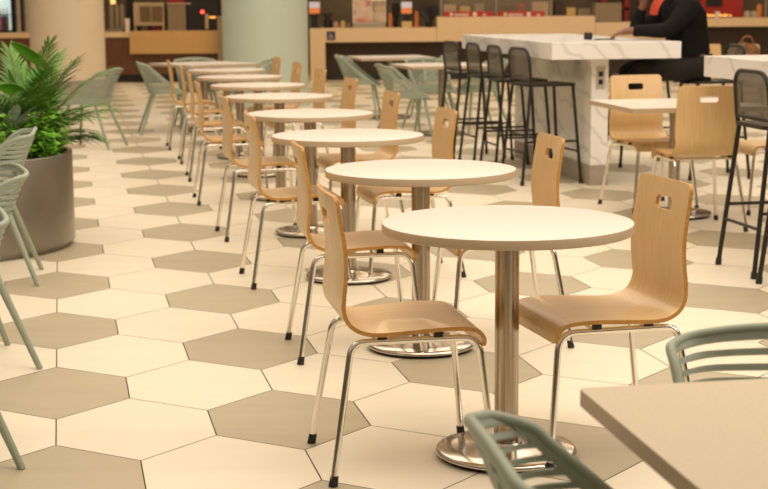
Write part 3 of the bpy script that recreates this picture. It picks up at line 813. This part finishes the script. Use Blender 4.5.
solid('round_speaker', 'black rounded machine left of the second till screen', 'machine', M['black'], lambda b: cyl(b, 396, 2.5, 27, 28.15, 3.4, [(.6, 0), (.6, .4), (1, .45), (1, .95), (.6, 1)], ZC), None, True)
solid('snack_carton', 'yellow snack carton below the second till screen', 'carton', M['yellowbox'], lambda b: box(b, X(402), X(412), 27.62, 27.75, ZC, ZC+.11, .004))
solid('orange_pot', 'orange pot left of the second till', 'pot', M['orange'], lambda b: cyl(b, 390, 13, 27, 28.0, 2.2, [(.8, 0), (1, .6), (.7, 1)], ZC), 'orange pots by the second till', True)
solid('orange_pot', 'orange pot right of the second till', 'pot', M['orange'], lambda b: cyl(b, 416.5, 11, 27, 28.0, 2.4, [(.8, 0), (1, .6), (.7, 1)], ZC), 'orange pots by the second till', True)
def fan(b):
    p = at(429, 27, 27.85)
    for k in range(9):
        a = math.radians(-42 + 10.5*k); d = Vector((math.sin(a), .05*(k % 2), math.cos(a))); leaf(b, Vector((p.x, 27.85+.01*k, ZC+.09)), d, Vector((math.cos(a), 0, -math.sin(a))), .36, .07)
t = grp('dark_plant', 'dark spiky plant in a black pot on the beige counter step', 'plant', 429, 27.85)
part('pot', t, M['black'], lambda b: cyl(b, 429, 22, 27, 27.85, 4, [(.8, 0), (1, 1)], ZC), True); part('foliage', t, M['black'], fan)

ZR = Zv(17.5)
for k, (u0, u1) in enumerate(((444, 493.5), (498, 544.5))):
    t = grp('red_sign', 'red counter sign with pale lettering, %s of the two' % ('left' if k == 0 else 'right'), 'sign', (u0+u1)/2, 27.62, 'red signs on the raised counter')
    pl = part('plate', t, M['red'], lambda b: pb(b, u0, u1, 11.2, 17.45, 27.60, 27.64, .004))
    # the lettering is too blurred to read: soft strokes stand where the words are
    for a0, a1, b0, b1 in [(6, 8.6, 12.8, 16), (29, 32.6, 12.2, 16.3), (39, 42, 14, 15.8)] + [(10.6+q*2.05, 12.1+q*2.05, 13.6+.3*(q % 2), 15.9) for q in range(7)]:
        sub('lettering', pl, M['white'], lambda b: pb(b, u0+a0, u0+a1, b0, b1, 27.592, 27.5995))
t = grp('glass_screen', 'glass sneeze guard standing behind the red counter signs', 'screen', 500, 27.9)
for u in (441, 496, 551): part('post', t, M['steelbox'], lambda b, u=u: box(b, X(u-.8, 27.8), X(u+.8, 27.8), 27.78, 27.82, ZR, 1.75))
for u0, u1 in ((442, 495), (497, 550)): part('pane', t, mat('guard glass', (.5, .42, .3), .05, alpha=.16), lambda b, u0=u0, u1=u1: box(b, X(u0, 27.8), X(u1, 27.8), 27.795, 27.805, ZR+.005, 1.75))
def tub(u0, u1, v, m, label, name='food_tub', y=28.1):
    solid(name, label, 'tub', M[m], lambda b: (box(b, X(u0, y), X(u1, y), y, y+.3, ZR-.01, Zv(v, y), .008)), 'food tubs behind the glass')
# shelf that carries the things behind the guard
t = grp('back_shelf', 'brown shelf behind the glass guard at the top of the picture', 'shelf', 500, 28.6)
part('board', t, M['taupe'], lambda b: box(b, X(438, 28.5), X(596, 28.5), 28.41, 28.9, ZR-.05, ZR-.01))
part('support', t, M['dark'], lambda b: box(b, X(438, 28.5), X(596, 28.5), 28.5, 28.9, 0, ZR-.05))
for k, (u0, u1, v, m) in enumerate(((444, 456, 5, 'beigebox'), (460, 470, 7, 'yellowbox'), (474, 484, 5, 'steelbox'), (505, 513, 6, 'dark'), (517, 525, 4, 'redp'), (532, 548, 3, 'beigebox'), (554, 563, 2, 'dark'), (566, 575, 9, 'yellowbox'), (577, 590, 10, 'taupe'))):
    names = ['beige tub at the left end behind the glass guard', 'yellow tub behind the left red sign', 'grey tub behind the left red sign', 'dark tub behind the left half of the right red sign', 'red tub behind the right red sign', 'wide beige tub at the right end behind the glass guard', 'dark tub just right of the glass guard', 'yellow tub on the shelf left of the taupe box', 'low taupe tub beside the taupe carton']
    solid('food_tub', names[k], 'tub', M[m], lambda b, u0=u0, u1=u1, v=v: box(b, X(u0, 28.5), X(u1, 28.5), 28.45, 28.75, ZR-.01, Zv(v, 28.5), .01), 'food tubs behind the glass')
solid('taupe_carton', 'large plain taupe carton on the beige counter left of the person', 'box', M['taupe'], lambda b: box(b, X(596), X(622), 27.6, 28.1, Zv(24), Zv(4.5), .006))
t = grp('red_shelf', 'dark red shelving behind the person in black', 'shelving', 640, 29.5)
part('upright', t, M['redp'], lambda b: [box(b, X(u, 29.5), X(u+5, 29.5), 29.4, 29.8, 0, 2.) for u in (600, 623, 640)])
part('board', t, M['dark'], lambda b: [box(b, X(600, 29.5), X(700, 29.5), 29.4, 29.8, z, z+.04) for z in (.9, 1.2, 1.5)])
# ---- upper right
t = grp('red_food_stall', 'red food stall panel with glowing food at the upper right', 'stall', 725, 28.6)
part('panel', t, M['red'], lambda b: box(b, X(700, 28.6), X(742, 28.6), 28.6, 28.8, 0, 2.))
part('screen', t, M['black'], lambda b: pb(b, 706, 722.5, -6, 6.2, 28.57, 28.599))
ZW = Zv(20.5)
t = grp('food_warmer', 'warm glowing food display on the counter below the red panel', 'food display', 719, 27.9)
part('tray', t, M['steelbox'], lambda b: box(b, X(706, 27.9), X(731, 27.9), 27.8, 28.2, ZW, ZW+.03, .004))
def food(b):
    r_ = random.Random(3)
    for k in range(12): cyl(b, 708+2*k, 15+r_.uniform(-1.5, 1), 20, 27.9 + .05*(k % 3), 1.6, [(1, 0), (.95, .5), (.6, .9), (.2, 1)], ZW+.03)
part('food', t, M['heat'], food, True)  # food made emissive, its warm glow is put into the material
solid('paper_cup', 'pale cup standing among the glowing food at the upper right', 'cup', M['white'], lambda b: cyl(b, 717, 11.5, 20, 27.7, 2.2, [(.75, 0), (1, 1)], ZW), None, True)
for k, u in enumerate((747, 754)):
    solid('glass_jar', 'glass jar on the upper right counter %s' % ('nearer the red panel' if k == 0 else 'nearer the right edge'), 'jar', M['clear'], lambda b, u=u: cyl(b, u, 11, 20, 27.8, 3.2, [(1, 0), (1, .8), (.8, .9), (.8, 1)], ZW), 'glass jars at the upper right', True)
solid('orange_pot', 'tall orange pot at the upper right corner', 'pot', M['orange'], lambda b: cyl(b, 759, 4, 20, 28.1, 2.8, [(.8, 0), (1, .7), (.6, 1)], ZW), None, True)
solid('steel_post', 'slim steel post at the upper right corner', 'post', M['steelbox'], lambda b: box(b, X(763, 27.9), X(765.5, 27.9), 27.85, 27.9, ZW, 1.8))
# brown bag on far table top right
t = thing('brown_bag', 'crumpled brown and orange bag by the far chairs at the upper right', 'bag', (4.37, 18.64, .456))
bm = bmesh.new(); r_ = random.Random(5)
bmesh.ops.create_icosphere(bm, subdivisions=4, radius=1.)
for v in bm.verts:
    n = math.sin(v.co.x*5+1)*math.cos(v.co.z*4)*.14 + math.sin(v.co.y*7+v.co.z*6)*.08
    v.co = Vector((v.co.x*.15*(1+n), v.co.y*.12*(1+n), max(0, v.co.z*.22*(1+n) + .21)))
for f in bm.faces: pass
link_mesh('sack', bm, M['brownbag'], t)
bm = bmesh.new(); tube(bm, fillet([(-.08, -.02, .38), (-.05, -.02, .50), (.05, -.02, .50), (.08, -.02, .38)], .05), .012, 8); link_mesh('handle', bm, M['brownbag'], t)

# ================================================================== PERSON
def skinned(name, chains, m, parent, sub_lv=2, mirror_root=0):
    """grow one surface around joined chains of (point, radius)"""
    verts, edges, rad = [], [], []
    idx = {}
    def vid(p, r):
        k = tuple(round(c, 4) for c in p)
        if k not in idx: idx[k] = len(verts); verts.append(p); rad.append(r)
        return idx[k]
    for ch in chains:
        prev = None
        for p, r in ch:
            i = vid(p, r)
            if prev is not None and prev != i: edges.append((prev, i))
            prev = i
    me = bpy.data.meshes.new(name); me.from_pydata(verts, edges, []); o = bpy.data.objects.new(name, me); COL.objects.link(o)
    sk = o.modifiers.new('skin', 'SKIN'); sk.use_smooth_shade = True
    for i, r in enumerate(rad):
        d = me.skin_vertices[0].data[i]; d.radius = r if isinstance(r, tuple) else (r, r); d.use_root = (i == mirror_root)
    ss = o.modifiers.new('sub', 'SUBSURF'); ss.levels = sub_lv; ss.render_levels = sub_lv
    dg = bpy.context.evaluated_depsgraph_get(); ev = o.evaluated_get(dg); nm = bpy.data.meshes.new_from_object(ev)
    bpy.data.objects.remove(o); nm.name = name; nm.materials.clear(); nm.materials.append(m)
    for p in nm.polygons: p.use_smooth = True
    o = bpy.data.objects.new(name, nm); COL.objects.link(o); o.parent = parent
    return o
# local frame: facing +X, left hand +Y, floor z=0
PER = thing('person', 'person in black jacket and dark trousers sitting at the marble bar, hands on the top', 'person', (2.445, 12.26, 0), math.radians(189))
HIP, CHEST, NECK = (0, 0, .885), (.07, 0, 1.20), (.15, 0, 1.42)
def arm(s, sh, el, wr): return [(CHEST[:1] + (0, 1.27), .12), (sh, .068), (el, .047), (wr, .032)]
shR, elR, wrR = (.11, .19, 1.33), (.30, .25, 1.165), (.57, .15, 1.168)     # the forearm lying on the top, on the camera side
shL, elL, wrL = (.11, -.19, 1.33), (.42, -.18, 1.15), (.40, -.04, 1.36)   # propped on the elbow, hand at the chin
legs = {}
for s in (1, -1):
    legs[s] = [((0, s*.10, .868), .092), ((.25, s*.12, .865), .090), ((.52, s*.13, .845), .078), ((.45, s*.14, .60), .055), ((.40, s*.14, .42), .042)]
HEAD = [((.175, 0, 1.47), .055), ((.205, 0, 1.56), .080), ((.21, 0, 1.64), .092), ((.205, 0, 1.70), .07)]
def finger_set(wr, dirv, side, palm, curl, thumb):
    """palm chain + five separate fingers"""
    d = Vector(dirv).normalized(); sd = Vector(side).normalized(); nm = d.cross(sd).normalized()
    W = Vector(wr); ch = []
    pc = W + d*.05
    for k, ln in zip((-1.5, -.5, .5, 1.5), (.062, .074, .078, .068)):
        kn = W + d*(.088 - .004*abs(k)) + sd*.021*k
        pts = [(tuple(pc), .026), (tuple(kn), .0105)]
        dd = d; p = kn
        for q, (f, r) in enumerate(((.45, .0095), (.32, .0088), (.23, .0075))):
            dd = (dd*math.cos(curl) + nm*math.sin(curl)).normalized(); p = p + dd*ln*f; pts.append((tuple(p), r))
        ch.append(pts)
    tb = W + d*.03 + sd*(-.026*thumb); tdir = (d*.6 - sd*thumb*.8).normalized()
    ch.append([(tuple(pc), .026), (tuple(tb), .013), (tuple(tb + tdir*.035), .0115), (tuple(tb + tdir*.05 + d*.022), .009)])
    return ch
body = [[(HIP, .13), ((.025, 0, 1.02), .125), (CHEST, .135), ((.11, 0, 1.32), .10), (NECK, .055)] + HEAD]
for s, (sh, el, wr) in ((1, (shR, elR, wrR)), (-1, (shL, elL, wrL))):
    body.append([((.11, 0, 1.32), .10), (sh, .058), (el, .042), (wr, .029)])
for s in (1, -1):
    lg = legs[s]; body.append([(HIP, .13)] + [(p, r*.92) for p, r in lg] + [((.38, s*.14, .36), .036), ((.47, s*.14, .345), .034), ((.55, s*.14, .34), .024)])
body[1].append((tuple(Vector(wrR) + Vector((.05, -.005, -.010))), .026))
body[2].append((tuple(Vector(wrL) + Vector((-.012, .01, .05))), .026))
fR = finger_set(wrR, (1, -.1, -.22), (0, 1, 0), 0, -.26, 1); fL = finger_set(wrL, (-.24, .2, 1), (.9, .3, .15), 0, .35, -1)
def rejoin(fs, root):
    return [[(root, .026)] + c[1:] for c in fs]
body += rejoin(fR, body[1][-1][0]) + rejoin(fL, body[2][-1][0])
skinned('body', body, M['skin'], PER)
# face: nose, brow, mouth, ears and eyes
HX = .10
bm = bmesh.new(); tube(bm, [(.190, 0, 1.635), (.213, 0, 1.60), (.200, 0, 1.588)], [.008, .014, .010], 8)
for s in (1, -1): tube(bm, [(.105, s*.088, 1.63), (.095, s*.098, 1.615), (.105, s*.088, 1.59)], [.010, .016, .009], 8)
tube(bm, [(.185, -.026, 1.555), (.195, 0, 1.556), (.185, .026, 1.555)], [.005, .009, .005], 8); bmesh.ops.translate(bm, verts=bm.verts[:], vec=(HX, 0, 0)); link_mesh('face', bm, M['skin'], PER)
for s in (1, -1):
    bm = bmesh.new(); bmesh.ops.create_uvsphere(bm, u_segments=12, v_segments=8, radius=.0115); bmesh.ops.translate(bm, verts=bm.verts[:], vec=(.183+HX, s*.033, 1.635)); link_mesh('eye', bm, M['hair'], PER)
skinned('hair', [[((.175, 0, 1.60), .085), ((.185, 0, 1.68), .102), ((.20, 0, 1.73), .075)]], M['hair'], PER)
jk = [[((-.005, 0, .875), .125), ((.01, 0, .955), .165), ((.035, 0, 1.06), .175), ((.065, 0, 1.20), .185), ((.105, 0, 1.32), .155), ((.14, 0, 1.405), .080)]]
for sh, el, wr in ((shR, elR, wrR), (shL, elL, wrL)):
    w2 = tuple(Vector(el).lerp(Vector(wr), .93)); e1 = tuple(Vector(sh).lerp(Vector(el), .5) + Vector((-.01, 0, -.005)))
    jk.append([((.105, 0, 1.32), .155), (sh, .100), (e1, .082), (el, .066), (tuple(Vector(el).lerp(Vector(wr), .5)), .052), (w2, .042)])
skinned('jacket', jk, M['jacket'], PER)
tr = []
for s in (1, -1):
    tr.append([((-.005, 0, .880), .118)] + [(p, r*1.12) for p, r in legs[s]])
skinned('trousers', tr, M['trouser'], PER)
for s in (1, -1): skinned('shoe', [[((.355, s*.14, .375), .045), ((.46, s*.14, .368), .043), ((.56, s*.14, .362), .034)]], M['shoe'], PER, 1)
bm = bmesh.new()
for s in (1, -1):
    P = spline([(.12, s*.085, 1.45), (.245, s*.06, 1.43), (.305, s*.05, 1.36), (.325, s*.035, 1.285)], 12)
    prev = None
    for i, p in enumerate(P):
        cur = [bm.verts.new(p + Vector((.012*math.sin(k*1.5), (k-2)*.0095, 0))) for k in range(5)]
        if prev:
            for k in range(4): bm.faces.new((prev[k], prev[k+1], cur[k+1], cur[k]))
        prev = cur
thicken(bm, .012, 0); link_mesh('scarf', bm, M['scarf'], PER)
# phone lying by the hand and a small dark case behind it
ph = at(594, 38, 12.1)
def phone(b): box(b, -.075, .075, -.037, .037, 0, .009, .003)
bm = bmesh.new(); phone(bm); o = tag(link_mesh('phone', bm, M['black'], None, False, (ph.x+.09, 12.16, 1.0955)), 'black phone lying on the marble bar by the fingers', 'phone'); o.rotation_euler.z = .15
t = thing('small_speaker', 'small dark grey gadget standing on the marble bar beside the phone', 'gadget', (ph.x-.03, 12.22, 1.095))
bm = bmesh.new(); lathe(bm, [(0, 0), (.03, 0), (.034, .01), (.034, .045), (.028, .055), (0, .055)], 24); link_mesh('body', bm, M['blackmetal'], t)
bm = bmesh.new(); lathe(bm, [(0, .0555), (.020, .0555), (.018, .062), (0, .063)], 20); link_mesh('top_button', bm, M['steelbox'], t)

# ================================================================== LIGHT
w = bpy.data.worlds.new('mall light'); scene.world = w; w.use_nodes = True
N = w.node_tree.nodes; L = w.node_tree.links; bg = N['Background']
tc = N.new('ShaderNodeTexCoord'); sp = N.new('ShaderNodeSeparateXYZ'); rp = N.new('ShaderNodeValToRGB'); mr = N.new('ShaderNodeMapRange')
mr.inputs['From Min'].default_value = -1; mr.inputs['From Max'].default_value = 1
L.new(tc.outputs['Generated'], sp.inputs[0]); L.new(sp.outputs['Z'], mr.inputs['Value']); L.new(mr.outputs[0], rp.inputs[0]); L.new(rp.outputs[0], bg.inputs['Color'])
e = rp.color_ramp.elements
e[0].position = .45; e[0].color = (.06, .035, .018, 1)
e[1].position = 1.0; e[1].color = (.98, .79, .60, 1)
n = e.new(.57); n.color = (.13, .085, .05, 1)
n = e.new(.70); n.color = (.80, .64, .47, 1)
bg.inputs['Strength'].default_value = .62
def area(name, loc, rot, sx, sy, power, col):
    l = bpy.data.lights.new(name, 'AREA'); l.shape = 'RECTANGLE'; l.size = sx; l.size_y = sy; l.energy = power; l.color = col
    o = bpy.data.objects.new(name, l); COL.objects.link(o); o.location = loc; o.rotation_euler = rot
    return o
area('skylight', (.3, 11.5, 6.0), (0, math.radians(6), 0), 10, 16, 1120, (1, .83, .66))
area('window_light', (8, 3.0, 4.2), (math.radians(62), 0, math.radians(62)), 5, 3, 200, (1, .90, .78))
area('front_skylight', (1.5, 3.4, 5.4), (math.radians(55), 0, 0), 6, 2.5, 230, (1, .88, .76))
for k, (x, y) in enumerate(((-5, 24.2), (.8, 24.4), (6, 24.2))):
    area('counter_fill', (x, y, 4.8), (0, 0, 0), 3.5, 2.5, 125, (1, .72, .44))  # unseen fill added to warm the counter fronts and far floor
scene.view_settings.view_transform = 'Standard'; scene.view_settings.look = 'None'
scene.view_settings.exposure = -.28; scene.view_settings.gamma = 1
scene.cycles.use_denoising = True
scene.cycles.max_bounces = 8
